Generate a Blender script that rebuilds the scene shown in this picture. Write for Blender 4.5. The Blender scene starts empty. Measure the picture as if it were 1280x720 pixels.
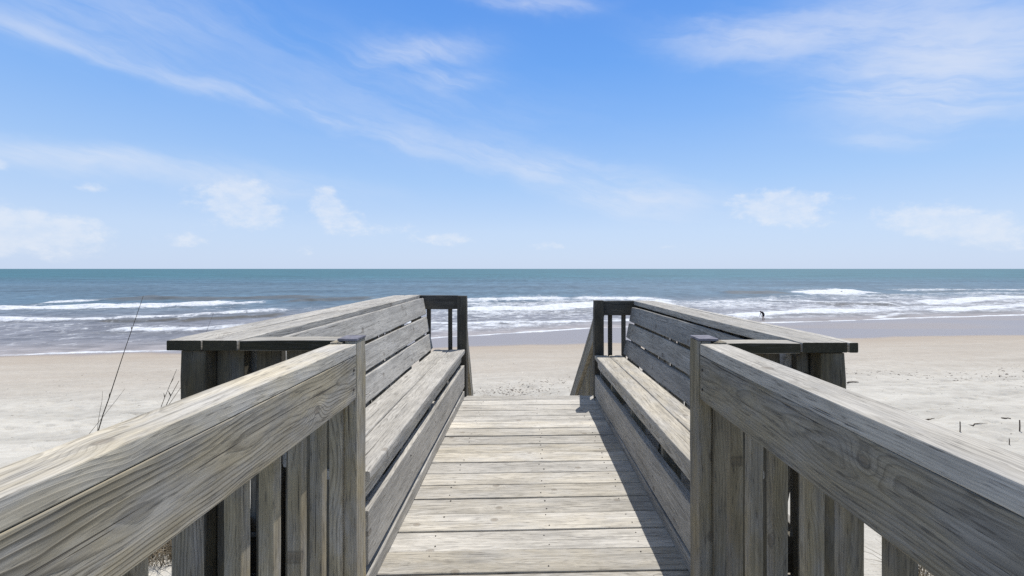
import bpy, bmesh, math, random
import numpy as np
from mathutils import Vector, Matrix, Quaternion

rnd = random.Random(11)
sc = bpy.context.scene
COL = sc.collection
F = 569.0            # focal length in photo pixels (16 mm on a 36 mm sensor)
EYE = 1.18           # eye above the deck
SEA = -5.32          # water level below the deck
VPX, HZ = 660.0, 336.0


def V(*a):
    return Vector(a)


# ------------------------------------------------------------------ nodes
class NT:
    """small helper round a node tree"""
    def __init__(self, tree):
        self.t = tree
        self.n = tree.nodes
        self.l = tree.links
        self.n.clear()

    def new(self, kind, **props):
        nd = self.n.new(kind)
        for k, v in props.items():
            setattr(nd, k, v)
        return nd

    def put(self, sock, val):
        if isinstance(val, bpy.types.NodeSocket):
            self.l.new(val, sock)
        elif val is not None:
            if hasattr(sock, 'default_value'):
                dv = sock.default_value
                if hasattr(dv, '__len__') and not hasattr(val, '__len__'):
                    val = [val] * len(dv)
                if hasattr(dv, '__len__') and len(dv) == 4 and len(val) == 3:
                    val = list(val) + [1]
                sock.default_value = val

    def m(self, op, a, b=None, c=None, clamp=False):
        nd = self.new('ShaderNodeMath', operation=op, use_clamp=clamp)
        self.put(nd.inputs[0], a)
        if b is not None:
            self.put(nd.inputs[1], b)
        if c is not None:
            self.put(nd.inputs[2], c)
        return nd.outputs[0]

    def add(self, a, b): return self.m('ADD', a, b)
    def sub(self, a, b): return self.m('SUBTRACT', a, b)
    def mul(self, a, b): return self.m('MULTIPLY', a, b)

    def ss(self, x, lo, hi, a=0.0, b=1.0):
        nd = self.new('ShaderNodeMapRange', interpolation_type='SMOOTHSTEP')
        self.put(nd.inputs['Value'], x)
        self.put(nd.inputs['From Min'], lo)
        self.put(nd.inputs['From Max'], hi)
        self.put(nd.inputs['To Min'], a)
        self.put(nd.inputs['To Max'], b)
        return nd.outputs['Result']

    def xyz(self, x, y, z):
        nd = self.new('ShaderNodeCombineXYZ')
        for s, v in zip(nd.inputs, (x, y, z)):
            self.put(s, v)
        return nd.outputs[0]

    def sep(self, v):
        nd = self.new('ShaderNodeSeparateXYZ')
        self.put(nd.inputs[0], v)
        return nd.outputs

    def noise(self, vec, scale=1.0, detail=3.0, rough=0.55, dim='3D', dist=0.0):
        nd = self.new('ShaderNodeTexNoise', noise_dimensions=dim)
        self.put(nd.inputs['Vector'], vec)
        self.put(nd.inputs['Scale'], scale)
        self.put(nd.inputs['Detail'], detail)
        self.put(nd.inputs['Roughness'], rough)
        self.put(nd.inputs['Distortion'], dist)
        return nd.outputs

    def mix(self, f, a, b, blend='MIX'):
        nd = self.new('ShaderNodeMix', data_type='RGBA', blend_type=blend)
        self.put(nd.inputs['Factor'], f)
        self.put(nd.inputs[6], a)
        self.put(nd.inputs[7], b)
        return nd.outputs[2]

    def attr(self, name):
        nd = self.new('ShaderNodeAttribute', attribute_name=name)
        return nd.outputs

    def bump(self, h, dist, strength=1.0, normal=None):
        nd = self.new('ShaderNodeBump')
        self.put(nd.inputs['Height'], h)
        nd.inputs['Distance'].default_value = dist
        nd.inputs['Strength'].default_value = strength
        if normal is not None:
            self.put(nd.inputs['Normal'], normal)
        return nd.outputs[0]


def material(name):
    m = bpy.data.materials.new(name)
    m.use_nodes = True
    return m, NT(m.node_tree)


def principled(t, color, rough=0.85, spec=0.2, normal=None):
    p = t.new('ShaderNodeBsdfPrincipled')
    t.put(p.inputs['Base Color'], color)
    t.put(p.inputs['Roughness'], rough)
    t.put(p.inputs['Specular IOR Level'], spec)
    if normal is not None:
        t.put(p.inputs['Normal'], normal)
    o = t.new('ShaderNodeOutputMaterial')
    t.l.new(p.outputs[0], o.inputs['Surface'])
    return p


def plain(name, color, rough=0.8, spec=0.2, var=0.25, scale=20.0):
    m, t = material(name)
    co = t.new('ShaderNodeTexCoord').outputs['Object']
    n = t.noise(co, scale, 4.0)[0]
    k = t.ss(n, 0.3, 0.7, 1 - var, 1 + var)
    c = t.mix(1.0, color, t.xyz(k, k, k), 'MULTIPLY')
    principled(t, c, rough, spec)
    return m


def wood_material():
    """weathered pine: growth rings cut by the board, fibres, cracks, knots, lichen"""
    m, t = material('weathered_wood')
    wc = t.attr('wc')['Vector']
    wt = t.attr('wt')['Vector']
    x, y, z = t.sep(wc)
    val, yel, dirt_shade = t.sep(wt)
    low = t.noise(t.xyz(t.mul(x, 1.1), t.mul(y, 2.0), t.mul(z, 2.0)), 1.0, 2.0, 0.5)[1]
    lx, ly, lz = t.sep(low)
    yy = t.add(y, t.mul(t.sub(lx, 0.5), 0.075))
    zz = t.add(z, t.mul(t.sub(ly, 0.5), 0.075))
    # knots
    wob = t.noise(t.xyz(t.mul(x, 9.0), t.mul(y, 9.0), 0.0), 1.0, 2.0)[0]
    vo = t.new('ShaderNodeTexVoronoi', voronoi_dimensions='2D', feature='F1')
    t.put(vo.inputs['Vector'], t.xyz(t.mul(x, 0.75), y, 0.0))
    vo.inputs['Scale'].default_value = 3.0
    d = t.add(t.mul(vo.outputs['Distance'], 0.333), t.mul(t.sub(wob, 0.5), 0.012))
    kn = t.m('EXPONENT', t.mul(t.m('POWER', t.mul(d, 1 / 0.033), 2.0), -1.0))
    r = t.m('SQRT', t.add(t.mul(yy, yy), t.mul(zz, zz)))
    fine = t.noise(t.xyz(t.mul(x, 7.0), t.mul(y, 40.0), t.mul(z, 40.0)), 1.0, 3.0)[0]
    r = t.add(r, t.add(t.mul(kn, 0.022), t.mul(t.sub(fine, 0.5), 0.0035)))
    mid = t.noise(t.xyz(t.mul(x, 3.2), t.mul(y, 9.0), t.mul(z, 9.0)), 1.0, 2.0)[0]
    r = t.add(r, t.mul(t.sub(mid, 0.5), 0.020))
    fr = t.m('FRACT', t.mul(r, 185.0))
    fr2 = t.m('FRACT', t.mul(r, 560.0))
    late2 = t.ss(fr2, 0.35, 0.9)
    late = t.mul(t.ss(fr, 0.40, 0.88), t.ss(fr, 0.91, 1.0, 1.0, 0.0))
    # strength of the grain changes over the board
    gs = t.ss(t.noise(t.xyz(t.mul(x, 1.6), t.mul(y, 7.0), t.mul(z, 7.0)), 1.0, 2.0)[0], 0.33, 0.68, 0.30, 1.0)
    late = t.mul(late, t.mul(gs, t.attr('grain')['Fac']))
    fib = t.noise(t.xyz(t.mul(x, 9.0), t.mul(y, 260.0), t.mul(z, 260.0)), 1.0, 4.0, 0.6)[0]
    fib2 = t.noise(t.xyz(t.mul(x, 2.0), t.mul(y, 75.0), t.mul(z, 75.0)), 1.0, 3.0, 0.6)[0]
    crk = t.noise(t.xyz(t.mul(x, 2.6), t.mul(t.add(y, t.mul(lx, 0.03)), 115.0), t.mul(z, 115.0)), 1.0, 3.0, 0.5)[0]
    crack = t.ss(crk, 0.675, 0.72)
    blot = t.noise(t.xyz(t.mul(x, 4.0), t.mul(y, 11.0), t.mul(z, 11.0)), 1.0, 5.0, 0.65)[0]
    blot2 = t.noise(t.xyz(t.add(t.mul(x, 3.1), 31.0), t.mul(y, 12.0), t.mul(z, 12.0)), 1.0, 5.0, 0.65)[0]
    c = t.mix(t.m('MINIMUM', t.add(t.mul(late, 0.74), t.mul(late2, 0.13)), 0.9), (0.44, 0.422, 0.388), (0.135, 0.124, 0.106))
    k = t.ss(fib, 0.25, 0.75, 0.84, 1.14)
    k = t.mul(k, t.ss(fib2, 0.28, 0.72, 0.86, 1.12))
    k = t.mul(k, t.ss(blot2, 0.36, 0.70, 1.06, 0.80))
    wst = t.noise(t.xyz(t.mul(x, 4.5), t.mul(y, 55.0), t.mul(z, 55.0)), 1.0, 5.0, 0.68)[0]
    k = t.mul(k, t.ss(wst, 0.50, 0.70, 1.04, 0.78))
    c = t.mix(1.0, c, t.xyz(k, k, k), 'MULTIPLY')
    yk = t.mul(yel, t.ss(blot, 0.30, 0.64, 0.15, 1.0))
    c = t.mix(yk, c, t.mix(1.0, c, (1.08, 0.94, 0.64), 'MULTIPLY'))
    # dirt and algae, plus shade painted into faces turned from the sun
    dk = t.mul(dirt_shade, t.ss(blot2, 0.30, 0.62, 0.72, 1.0))
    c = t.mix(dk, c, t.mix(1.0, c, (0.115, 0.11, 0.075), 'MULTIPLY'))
    flk = t.noise(t.xyz(t.mul(x, 17.0), t.mul(y, 210.0), t.mul(z, 210.0)), 1.0, 3.0, 0.6)[0]
    c = t.mix(t.mul(t.ss(flk, 0.55, 0.69), 0.62), c, (0.085, 0.078, 0.068))
    core = t.ss(d, 0.006, 0.011, 1.0, 0.0)
    ring = t.mul(t.ss(d, 0.007, 0.011), t.ss(d, 0.011, 0.016, 1.0, 0.0))
    c = t.mix(t.mul(core, 0.55), c, (0.15, 0.12, 0.09))
    c = t.mix(t.mul(ring, 0.45), c, (0.085, 0.07, 0.055))
    c = t.mix(t.mul(crack, 0.8), c, (0.05, 0.045, 0.04))
    c = t.mix(1.0, c, t.xyz(val, val, val), 'MULTIPLY')
    h = t.add(t.mul(late, 0.60), t.mul(fib2, 0.35))
    h = t.add(h, t.mul(fib, 0.12))
    h = t.sub(h, t.mul(crack, 1.6))
    h = t.sub(h, t.mul(core, 0.8))
    nb = t.bump(h, 0.0013, 0.8)
    principled(t, c, 0.82, 0.25, nb)
    return m


WOOD = wood_material()
NAIL = plain('rusty_nail', (0.05, 0.04, 0.035), 0.6, 0.4)
SLATE = plain('slate_post_top', (0.16, 0.155, 0.18), 0.75, 0.3, 0.3, 40)


# ------------------------------------------------------------------ objects
def tag(o, label=None, cat=None, group=None, kind=None):
    if label: o['label'] = label
    if cat: o['category'] = cat
    if group: o['group'] = group
    if kind: o['kind'] = kind
    return o


def empty(name, loc, label, cat, group=None):
    o = bpy.data.objects.new(name, None)
    o.empty_display_size = 0.1
    COL.objects.link(o)
    o.location = loc
    return tag(o, label, cat, group)


def link(name, me, mats, parent=None, smooth=False):
    o = bpy.data.objects.new(name, me)
    COL.objects.link(o)
    for m in mats:
        me.materials.append(m)
    if smooth:
        me.polygons.foreach_set('use_smooth', [True] * len(me.polygons))
    if parent:
        o.parent = parent
        o.matrix_parent_inverse = Matrix.Translation(-Vector(parent.location))
    return o


def board(name, parent, a, b, wdir, w, t, tint=(1.0, 0.3, 0.1), cham=0.003, warp=0.0016, nails=(), pith=None,
          flat_end=False, step=0.09, sides=None, ends=(0, 0), grain=None):
    """one sawn board from a to b; wdir is the direction of its width"""
    a, b, wd = Vector(a), Vector(b), Vector(wdir)
    L = (b - a).length
    ax = (b - a) / L
    wd = (wd - ax * wd.dot(ax)).normalized()
    td = ax.cross(wd)
    n = max(2, int(L / step))
    seed = rnd.uniform(0, 300)
    py, pz = pith if pith else (rnd.uniform(-0.05, 0.05), rnd.choice((-1, 1)) * rnd.uniform(0.02, 0.075))
    jv = rnd.uniform(0.86, 1.13)
    verts, wc, faces, midx, wt = [], [], [], [], []
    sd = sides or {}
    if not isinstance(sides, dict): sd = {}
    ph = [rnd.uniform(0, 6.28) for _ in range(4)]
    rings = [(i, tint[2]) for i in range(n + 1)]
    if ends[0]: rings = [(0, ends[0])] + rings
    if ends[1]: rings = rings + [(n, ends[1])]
    shape = {}
    for i, dirt_shade in rings:
        s = i / n
        l = L * s
        new = i not in shape
        if new: shape[i] = []
        kk = 0
        ow = warp * (math.sin(l * 2.1 + ph[0]) + 0.5 * math.sin(l * 5.3 + ph[1])) + rnd.gauss(0, warp * 0.12)
        ot = warp * (math.sin(l * 1.7 + ph[2]) + 0.5 * math.sin(l * 4.1 + ph[3])) + rnd.gauss(0, warp * 0.12)
        end = cham * 0.5 if i in (0, n) and not flat_end else 0
        for cx, cy, k0 in ((1, 1, 0), (-1, 1, 1), (-1, -1, 2), (1, -1, 3)):
            ch = cham * rnd.uniform(0.65, 1.5)
            for j in range(3):
                an = (k0 + j / 2) * math.pi / 2
                u = cx * (w / 2 - ch - end) + ch * math.cos(an)
                v = cy * (t / 2 - ch - end) + ch * math.sin(an)
                p = a + ax * l + wd * (u + ow) + td * (v + ot)
                if new: shape[i].append(p)
                else: p = shape[i][kk].copy()
                kk += 1
                dq = dirt_shade
                if dirt_shade == tint[2]:
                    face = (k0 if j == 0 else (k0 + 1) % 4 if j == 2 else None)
                    dq = sd.get(face, dirt_shade) if face is not None else 0.5 * (sd.get(k0, dirt_shade) + sd.get((k0 + 1) % 4, dirt_shade))
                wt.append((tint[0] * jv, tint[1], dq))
                verts.append(p)
                wc.append((l + seed, u + py, v + pz))
    n = len(rings) - 1
    for i in range(n):
        for j in range(12):
            k = (j + 1) % 12
            faces.append((i * 12 + j, i * 12 + k, i * 12 + 12 + k, i * 12 + 12 + j))
    faces.append(tuple(range(11, -1, -1)))
    faces.append(tuple(n * 12 + j for j in range(12)))
    midx = [0] * len(faces)
    # nail heads (l along, u across, side +1/-1 of the thickness)
    for (l, u, side, rr) in nails:
        base = len(verts)
        c = a + ax * l + wd * u + td * side * (t / 2)
        for hh, r2 in ((-0.001, rr), (0.0022, rr * 0.95)):
            for q in range(7):
                an = q / 7 * 2 * math.pi
                verts.append(c + td * side * hh + (ax * math.cos(an) + wd * math.sin(an)) * r2)
                wc.append((0, 0, 0)); wt.append((1, 0, 0))
        for q in range(7):
            q2 = (q + 1) % 7
            faces.append((base + q, base + q2, base + 7 + q2, base + 7 + q))
            midx.append(1)
        faces.append(tuple(base + 7 + q for q in range(7)))
        midx.append(1)
    me = bpy.data.meshes.new(name)
    me.from_pydata(verts, [], faces)
    at = me.attributes.new('wc', 'FLOAT_VECTOR', 'POINT')
    at.data.foreach_set('vector', np.array(wc, dtype=np.float32).ravel())
    at = me.attributes.new('wt', 'FLOAT_VECTOR', 'POINT')
    at.data.foreach_set('vector', np.array(wt, dtype=np.float32).ravel())
    gr = rnd.uniform(0.3, 0.8)
    at = me.attributes.new('grain', 'FLOAT', 'POINT')
    at.data.foreach_set('value', np.full(len(verts), gr if grain is None else grain, dtype=np.float32))
    me.polygons.foreach_set('material_index', midx)
    bm = bmesh.new(); bm.from_mesh(me)
    bmesh.ops.recalc_face_normals(bm, faces=bm.faces)
    bm.to_mesh(me); bm.free()
    return link(name, me, [WOOD, NAIL], parent)


def mesh_obj(name, verts, faces, mats, parent=None, smooth=False):
    me = bpy.data.meshes.new(name)
    me.from_pydata([tuple(v) for v in verts], [], faces)
    me.update()
    return link(name, me, mats, parent, smooth)


def tube(verts, faces, pts, radii, k=5):
    base = len(verts)
    for i, p in enumerate(pts):
        d = (pts[min(i + 1, len(pts) - 1)] - pts[max(i - 1, 0)]).normalized()
        s = d.cross(V(0.3, 0.9, 0.1)).normalized()
        u = d.cross(s)
        for q in range(k):
            an = q / k * 2 * math.pi
            verts.append(p + (s * math.cos(an) + u * math.sin(an)) * radii[i])
    for i in range(len(pts) - 1):
        for q in range(k):
            q2 = (q + 1) % k
            faces.append((base + i * k + q, base + i * k + q2, base + (i + 1) * k + q2, base + (i + 1) * k + q))
    faces.append(tuple(base + q for q in range(k - 1, -1, -1)))
    e = base + (len(pts) - 1) * k
    faces.append(tuple(e + q for q in range(k)))


UP, XD, YD = V(0, 0, 1), V(1, 0, 0), V(0, 1, 0)
BAL = 0.036

# ------------------------------------------------------------------ deck
deck = empty('boardwalk_deck', (0, 2.2, -0.04), 'pale weathered plank floor of the beach walkway between the two benches', 'deck')
PITCH, k_skew = 0.1455, 0.032
y = 4.24
i = 0
while y > -0.4:
    wide = y > 1.72
    x0, x1 = (-1.18, 1.13) if wide else (-0.60, 0.625)
    if not wide and y > 1.55: x0, x1 = -0.56, 0.56
    w = PITCH - rnd.uniform(0.003, 0.0075)
    dz = rnd.uniform(-0.0025, 0.0015)
    cen = y - w / 2
    skew = k_skew * (0.35 if i < 1 else 1.0)
    nl = []
    for nx in (-0.40, 0.085, 0.47):
        for dv in (-0.036, 0.037):
            if rnd.random() < 0.72:
                nl.append((nx - x0 + rnd.gauss(0, 0.008), dv + rnd.gauss(0, 0.006), 1, rnd.uniform(0.0026, 0.0045)))
    board('deck_board', deck, (x0, cen + x0 * skew, -0.019 + dz), (x1, cen + x1 * skew, -0.019 + dz), YD, w, 0.038,
          (rnd.uniform(1.06, 1.28), rnd.uniform(0.05, 0.35), rnd.uniform(0.0, 0.12)), 0.0045, 0.0009, nl,
          pith=(rnd.uniform(-0.09, 0.09), rnd.uniform(0.06, 0.16) * rnd.choice((-1, 1))), grain=rnd.uniform(0.15, 0.5))
    y -= PITCH
    i += 1
for sx, xo in ((-1, -0.55), (1, 0.55)):
    board('joist', deck, (sx * 0.535, -0.4, -0.135), (sx * 0.535, 4.1, -0.135), UP, 0.184, 0.038, (0.8, 0.4, 0.5))
board('joist', deck, (0.08, -0.4, -0.135), (0.08, 4.1, -0.135), UP, 0.184, 0.038, (0.8, 0.4, 0.5))
for sx, xo in ((-1, -1.14), (1, 1.09)):
    board('joist', deck, (xo, 1.66, -0.135), (xo, 4.1, -0.135), UP, 0.184, 0.038, (0.7, 0.4, 0.6))
for yy in (1.67, 4.13):
    board('joist', deck, (-1.12, yy, -0.137), (1.07, yy, -0.137), UP, 0.184, 0.038, (0.7, 0.4, 0.6))
for xx in (-1.0, 0.95):
    for yy in (2.0, 3.9):
        board('piling', deck, (xx, yy, -3.2), (xx, yy, -0.05), XD, 0.14, 0.14, (0.7, 0.4, 0.5), 0.02)


# ------------------------------------------------------------------ near railings
def near_railing(s, label):
    r = empty('wooden_railing', (s * 0.6, 0.5, 0), label, 'railing', 'railings leading on to the platform')
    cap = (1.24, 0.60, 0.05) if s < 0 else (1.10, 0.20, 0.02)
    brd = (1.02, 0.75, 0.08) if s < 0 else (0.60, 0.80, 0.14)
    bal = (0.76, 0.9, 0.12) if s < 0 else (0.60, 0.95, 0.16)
    y0, y1 = -0.75, 1.508
    X = lambda v: s * v
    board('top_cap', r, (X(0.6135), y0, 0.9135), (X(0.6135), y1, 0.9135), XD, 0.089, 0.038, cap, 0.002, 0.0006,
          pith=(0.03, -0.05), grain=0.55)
    nl = [(y1 - y0 - 0.02, 0.028, -s * 1, 0.0045), (y1 - y0 - 0.022, -0.035, -s * 1, 0.0045)]
    # width along +z, thickness along +-x : side facing the walk
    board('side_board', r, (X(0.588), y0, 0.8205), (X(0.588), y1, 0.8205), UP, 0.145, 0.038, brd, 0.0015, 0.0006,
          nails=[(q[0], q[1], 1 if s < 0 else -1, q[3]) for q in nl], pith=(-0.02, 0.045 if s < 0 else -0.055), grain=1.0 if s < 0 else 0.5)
    edges = [1.376, 1.254, 1.125, 0.998, 0.859] if s < 0 else [1.398, 1.281, 1.163, 1.025, 0.909, 0.785]
    while edges[-1] > -0.6:
        edges.append(edges[-1] - 0.128)
    for e in edges:
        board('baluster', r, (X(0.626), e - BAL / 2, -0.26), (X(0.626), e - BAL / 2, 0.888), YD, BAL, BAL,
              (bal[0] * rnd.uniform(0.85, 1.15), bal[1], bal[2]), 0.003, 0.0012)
    # post: two timbers side by side, the outer one a little nearer
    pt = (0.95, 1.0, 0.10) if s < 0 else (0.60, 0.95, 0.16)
    board('post', r, (X(0.591), 1.558, -0.9), (X(0.591), 1.558, 0.938), XD, 0.044, 0.089, pt, 0.004, 0.0012)
    board('post', r, (X(0.6365), 1.550, -0.9), (X(0.6365), 1.550, 0.936), XD, 0.044, 0.100, (pt[0], pt[1] * 0.8, pt[2]), 0.004, 0.0012)
    v, f = [], []
    x0, x1 = sorted((X(0.569), X(0.634)))
    me = bpy.data.meshes.new('post_top')
    bm = bmesh.new()
    bmesh.ops.create_cube(bm, size=1.0)
    for q in bm.verts:
        q.co = V((x0 + x1) / 2 + q.co.x * (x1 - x0), 1.5555 + q.co.y * 0.085, 0.9435 + q.co.z * 0.008)
    bmesh.ops.bevel(bm, geom=bm.edges[:], offset=0.001, segments=1, affect='EDGES')
    bm.to_mesh(me); bm.free()
    link('post_top', me, [SLATE], r)
    board('rim_board', r, (X(0.588), y0, -0.15), (X(0.588), 1.50, -0.15), UP, 0.19, 0.034, (0.6, 0.4, 0.4))
    return r


near_railing(-1, 'sunlit yellowish grey handrail of weathered boards running out of the left foreground')
near_railing(1, 'shaded dark grey handrail of weathered boards running out of the right foreground')


# ------------------------------------------------------------------ benches
def bench(s, label, xf, depth, zs, pitch, yaw, tints, bw):
    piv = V(s * xf, 1.66, 0)
    b = empty('wooden_bench', piv, label, 'bench', 'slatted benches facing each other on the platform')
    y0, y1 = 1.66, (4.16 if s < 0 else 4.06)
    X = lambda d: s * (xf + d)
    st, bt, ft, tt = tints
    fc, fw = (0.197, 0.200) if s < 0 else (0.172, 0.192)
    board('toe_board', b, (X(0.019), y0, 0.032), (X(0.019), y1, 0.032), UP, 0.060, 0.036, tt)
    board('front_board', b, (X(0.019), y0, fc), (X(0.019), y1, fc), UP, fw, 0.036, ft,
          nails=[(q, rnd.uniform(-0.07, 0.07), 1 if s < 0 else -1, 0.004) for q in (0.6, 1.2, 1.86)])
    board('apron', b, (X(0.042), y0, zs - 0.077), (X(0.042), y1 - 0.02, zs - 0.077), UP, 0.076, 0.036, (st[0] * 1.15, 0.4, 0.0))
    for k in range(2):
        c = -0.004 + bw / 2 + k * (bw + 0.005)
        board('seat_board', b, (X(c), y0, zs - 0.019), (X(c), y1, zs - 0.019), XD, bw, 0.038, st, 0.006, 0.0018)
    # leaning back
    lean = V(s * 0.195, 0, 0.981).normalized()
    nrm = V(s * 0.981, 0, -0.195).normalized()
    base = V(X(depth), 0, zs + 0.008)
    sw = 0.140 if s < 0 else 0.132
    gap = 0.019 if s < 0 else 0.017
    sh = [(sw, 0), (sw, 0), (sw + (0.012 if s < 0 else 0), 0)]
    dd = 0
    for k in range(3):
        wk = sh[k][0]
        c = base + lean * (dd + wk / 2) + nrm * 0.019
        dd += wk + gap
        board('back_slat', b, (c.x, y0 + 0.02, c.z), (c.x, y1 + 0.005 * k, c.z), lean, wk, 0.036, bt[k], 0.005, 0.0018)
    ys = [1.72, 2.235, 2.87, 3.5, y1 - 0.06]
    for yy in ys:
        p = base + nrm * 0.0825 + lean * -0.42
        q = base + nrm * 0.0825 + lean * (dd - 0.03)
        board('back_support', b, (p.x, yy, max(p.z, 0.02)), (q.x, yy, q.z), nrm, 0.089, 0.036, (0.75, 0.5, 0.3))
        board('leg', b, (X(0.084), yy, 0.003), (X(0.084), yy, zs - 0.041), XD, 0.088, 0.036, (0.75, 0.7, 0.3))
        if yy > 2.0 and yy < y1 - 0.1:
            board('cleat', b, (X(0.0425), yy, 0.02), (X(0.0425), yy, 0.33), YD, 0.036, 0.009, (0.85, 0.9, 0.2), 0.002)
    b.rotation_euler = (pitch, 0, yaw)
    return b


g = lambda v, yl=0.08, d=0.04: (v, yl, d)
bench(-1, 'bright silver grey slatted bench along the left edge of the deck, lit by the sun', 0.580, 0.287, 0.445, 0, 0,
      (g(1.1), [g(1.08), g(1.02), g(1.06)], g(1.12, 0.1), g(1.1, 0.1)), 0.140)
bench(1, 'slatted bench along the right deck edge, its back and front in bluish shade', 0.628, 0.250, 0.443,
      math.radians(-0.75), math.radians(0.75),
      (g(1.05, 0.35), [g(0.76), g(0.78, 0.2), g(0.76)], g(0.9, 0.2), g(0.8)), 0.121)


# ------------------------------------------------------------------ platform railings behind the benches
def platform_railing(s, label, xin, strips, zt, pitch, yend, xp, balx):
    r = empty('platform_railing', (s * 1.1, 1.60, 0), label, 'railing', 'railings round the bench platform')
    X = lambda v: s * v
    y0 = 1.585
    tp = (0.95, 0.10, 0.03)
    x = xin
    for wdt in strips:
        board('cap_board', r, (X(x + wdt / 2), y0 + rnd.uniform(0, 0.004), zt - 0.019), (X(x + wdt / 2), yend + 0.03, zt - 0.019),
              XD, wdt, 0.038, (1.02, 0.18, 0.03), 0.003, 0.0014, ends=(1.35, 0.9))  # end faces darkened: their shade is painted into the wood
        x += wdt + 0.004
    xo = x - 0.004
    board('cross_cap', r, (X(0.664), 1.634, zt - 0.021), (X(xin - 0.004), 1.634, zt - 0.021), YD, 0.089, 0.038, (1.05, 0.3, 0.05), sides={2: 1.3})  # only the near face is darkened, painting in its shade
    # corner post, mossy
    board('corner_post', r, (X(xo - 0.083), 1.642, -1.6), (X(xo - 0.083), 1.642, zt - 0.041), XD, 0.092, 0.092, (0.6, 1.0, 0.68), 0.006)
    for (xx, wd, yy, tv) in ((xo - 0.184 if s < 0 else xo - 0.157, 0.100 if s < 0 else 0.045, 1.668, 0.46), (xo - 0.309 if s < 0 else xo - 0.270, 0.092, 1.690, 0.32), (xo - 0.430 if s < 0 else xo - 0.395, 0.092, 1.668, 0.42),
                             (xo - 0.535, 0.080, 1.690, 0.45)):
        if xx < 0.66: continue
        board('upright', r, (X(xx), yy, -0.9), (X(xx), yy, zt - 0.045), XD, wd, 0.036, (tv, 0.9, 0.35),
              nails=[(1.70, 0.01, -s, 0.004), (1.765, -0.015, -s, 0.004)])
    board('lower_rail', r, (X(0.665), 1.75, 0.09), (X(xo - 0.04), 1.75, 0.09), UP, 0.14, 0.036, (0.45, 0.4, 0.5))
    # outer side: top and bottom rails with balusters
    xs = xo - 0.06
    board('side_rail', r, (X(xs), 1.70, zt - 0.111), (X(xs), yend, zt - 0.111), UP, 0.14, 0.036, (0.8, 0.2, 0.2))
    board('side_rail', r, (X(xs), 1.70, 0.06), (X(xs), yend, 0.06), UP, 0.14, 0.036, (0.8, 0.2, 0.2))
    yb = 1.80
    while yb < yend - 0.12:
        board('baluster', r, (X(xs - 0.0375), yb, -0.02), (X(xs - 0.0375), yb, zt - 0.05), YD, BAL, BAL, (0.75, 0.3, 0.2), 0.003)
        yb += 0.152
    # far end
    board('end_post', r, (X(xp + 0.042), yend - 0.044, -0.5), (X(xp + 0.042), yend - 0.044, zt - (0.004 if s < 0 else -0.004)), XD, 0.086, 0.088,
          (0.40, 0.5, 0.6), 0.004)
    board('end_rail', r, (X(xp + 0.087), yend - 0.02, zt - 0.066), (X(xo - 0.1), yend - 0.02, zt - 0.066), UP, 0.13, 0.036, (0.42, 0.4, 0.6))
    board('far_post', r, (X(xo - 0.05), yend - 0.045, -1.6), (X(xo - 0.05), yend - 0.045, zt - 0.041), XD, 0.09, 0.088, (0.45, 0.5, 0.6))
    for bx in balx:
        board('baluster', r, (X(bx), yend + 0.0165, -0.02), (X(bx), yend + 0.0165, zt - 0.045), YD, 0.036, 0.036, (0.42, 0.4, 0.6), 0.003)
    r.rotation_euler = (pitch, 0, 0)
    return r


platform_railing(-1, 'railing with a broad two board cap behind the left bench', 1.012, (0.123, 0.123), 0.932, 0, 4.29, 0.570,
                 (0.735, 0.94))
platform_railing(1, 'railing with a narrow cap and thin outer strip behind the right bench', 0.962, (0.160, 0.034), 0.922,
                 math.radians(-0.75), 4.16, 0.597, (0.755, 0.880, 1.0))

# ------------------------------------------------------------------ stairs down to the beach
st = empty('beach_staircase', (0, 4.3, -0.3), 'wooden stairs with sloping handrails going down from the platform to the sand', 'stairs')
SL = 0.595
for sx, xt, xb in ((-1, -0.600, -0.90), (1, 0.640, 0.630)):
    xe = lambda yy: xt + (xb - xt) * (yy - 4.30) / 3.2
    zt = lambda yy: 0.735 - SL * (yy - 4.30)
    a, b = 4.30, 7.5
    if sx > 0: a = 4.20
    an = V(xb - xt, 3.2, -SL * 3.2).normalized()
    nrm = V(0, SL, 1).normalized()
    tn = (0.66, 0.55, 0.25)
    board('handrail', st, (xe(a) + sx * 0.025, a, zt(a) - 0.019), (xe(b) + sx * 0.025, b, zt(b) - 0.019), XD, 0.089, 0.038, tn)
    board('handrail_board', st, (xe(a) + sx * 0.0, a, zt(a) - 0.129), (xe(b) + sx * 0.0, b, zt(b) - 0.129), UP, 0.14, 0.036, (0.7, 0.6, 0.2))
    yb = 4.42
    while yb < 7.4:
        board('baluster', st, (xe(yb) + sx * 0.038, yb, zt(yb) - 1.05), (xe(yb) + sx * 0.038, yb, zt(yb) - 0.045), YD, BAL, BAL,
              (0.75, 0.9, 0.2), 0.003)
        yb += 0.13
    board('newel_post', st, (xe(7.55), 7.55, -3.4), (xe(7.55), 7.55, zt(7.55) + 0.05), XD, 0.089, 0.089, (0.7, 0.5, 0.3))
    board('stringer', st, (xe(4.3) - sx * 0.03, 4.29, -0.22), (xe(8.2) - sx * 0.03, 8.2, -0.22 - SL * 3.9), UP, 0.235, 0.038, (0.7, 0.4, 0.4))
for k in range(12):
    yy, zz = 4.42 + k * 0.295, -0.175 * (k + 1) - 0.02
    if zz < -2.35: break
    board('tread', st, (-0.60 - 0.028 * k, yy, zz), (0.61, yy, zz), YD, 0.28, 0.038, (1.1, 0.3, 0.1))


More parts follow.
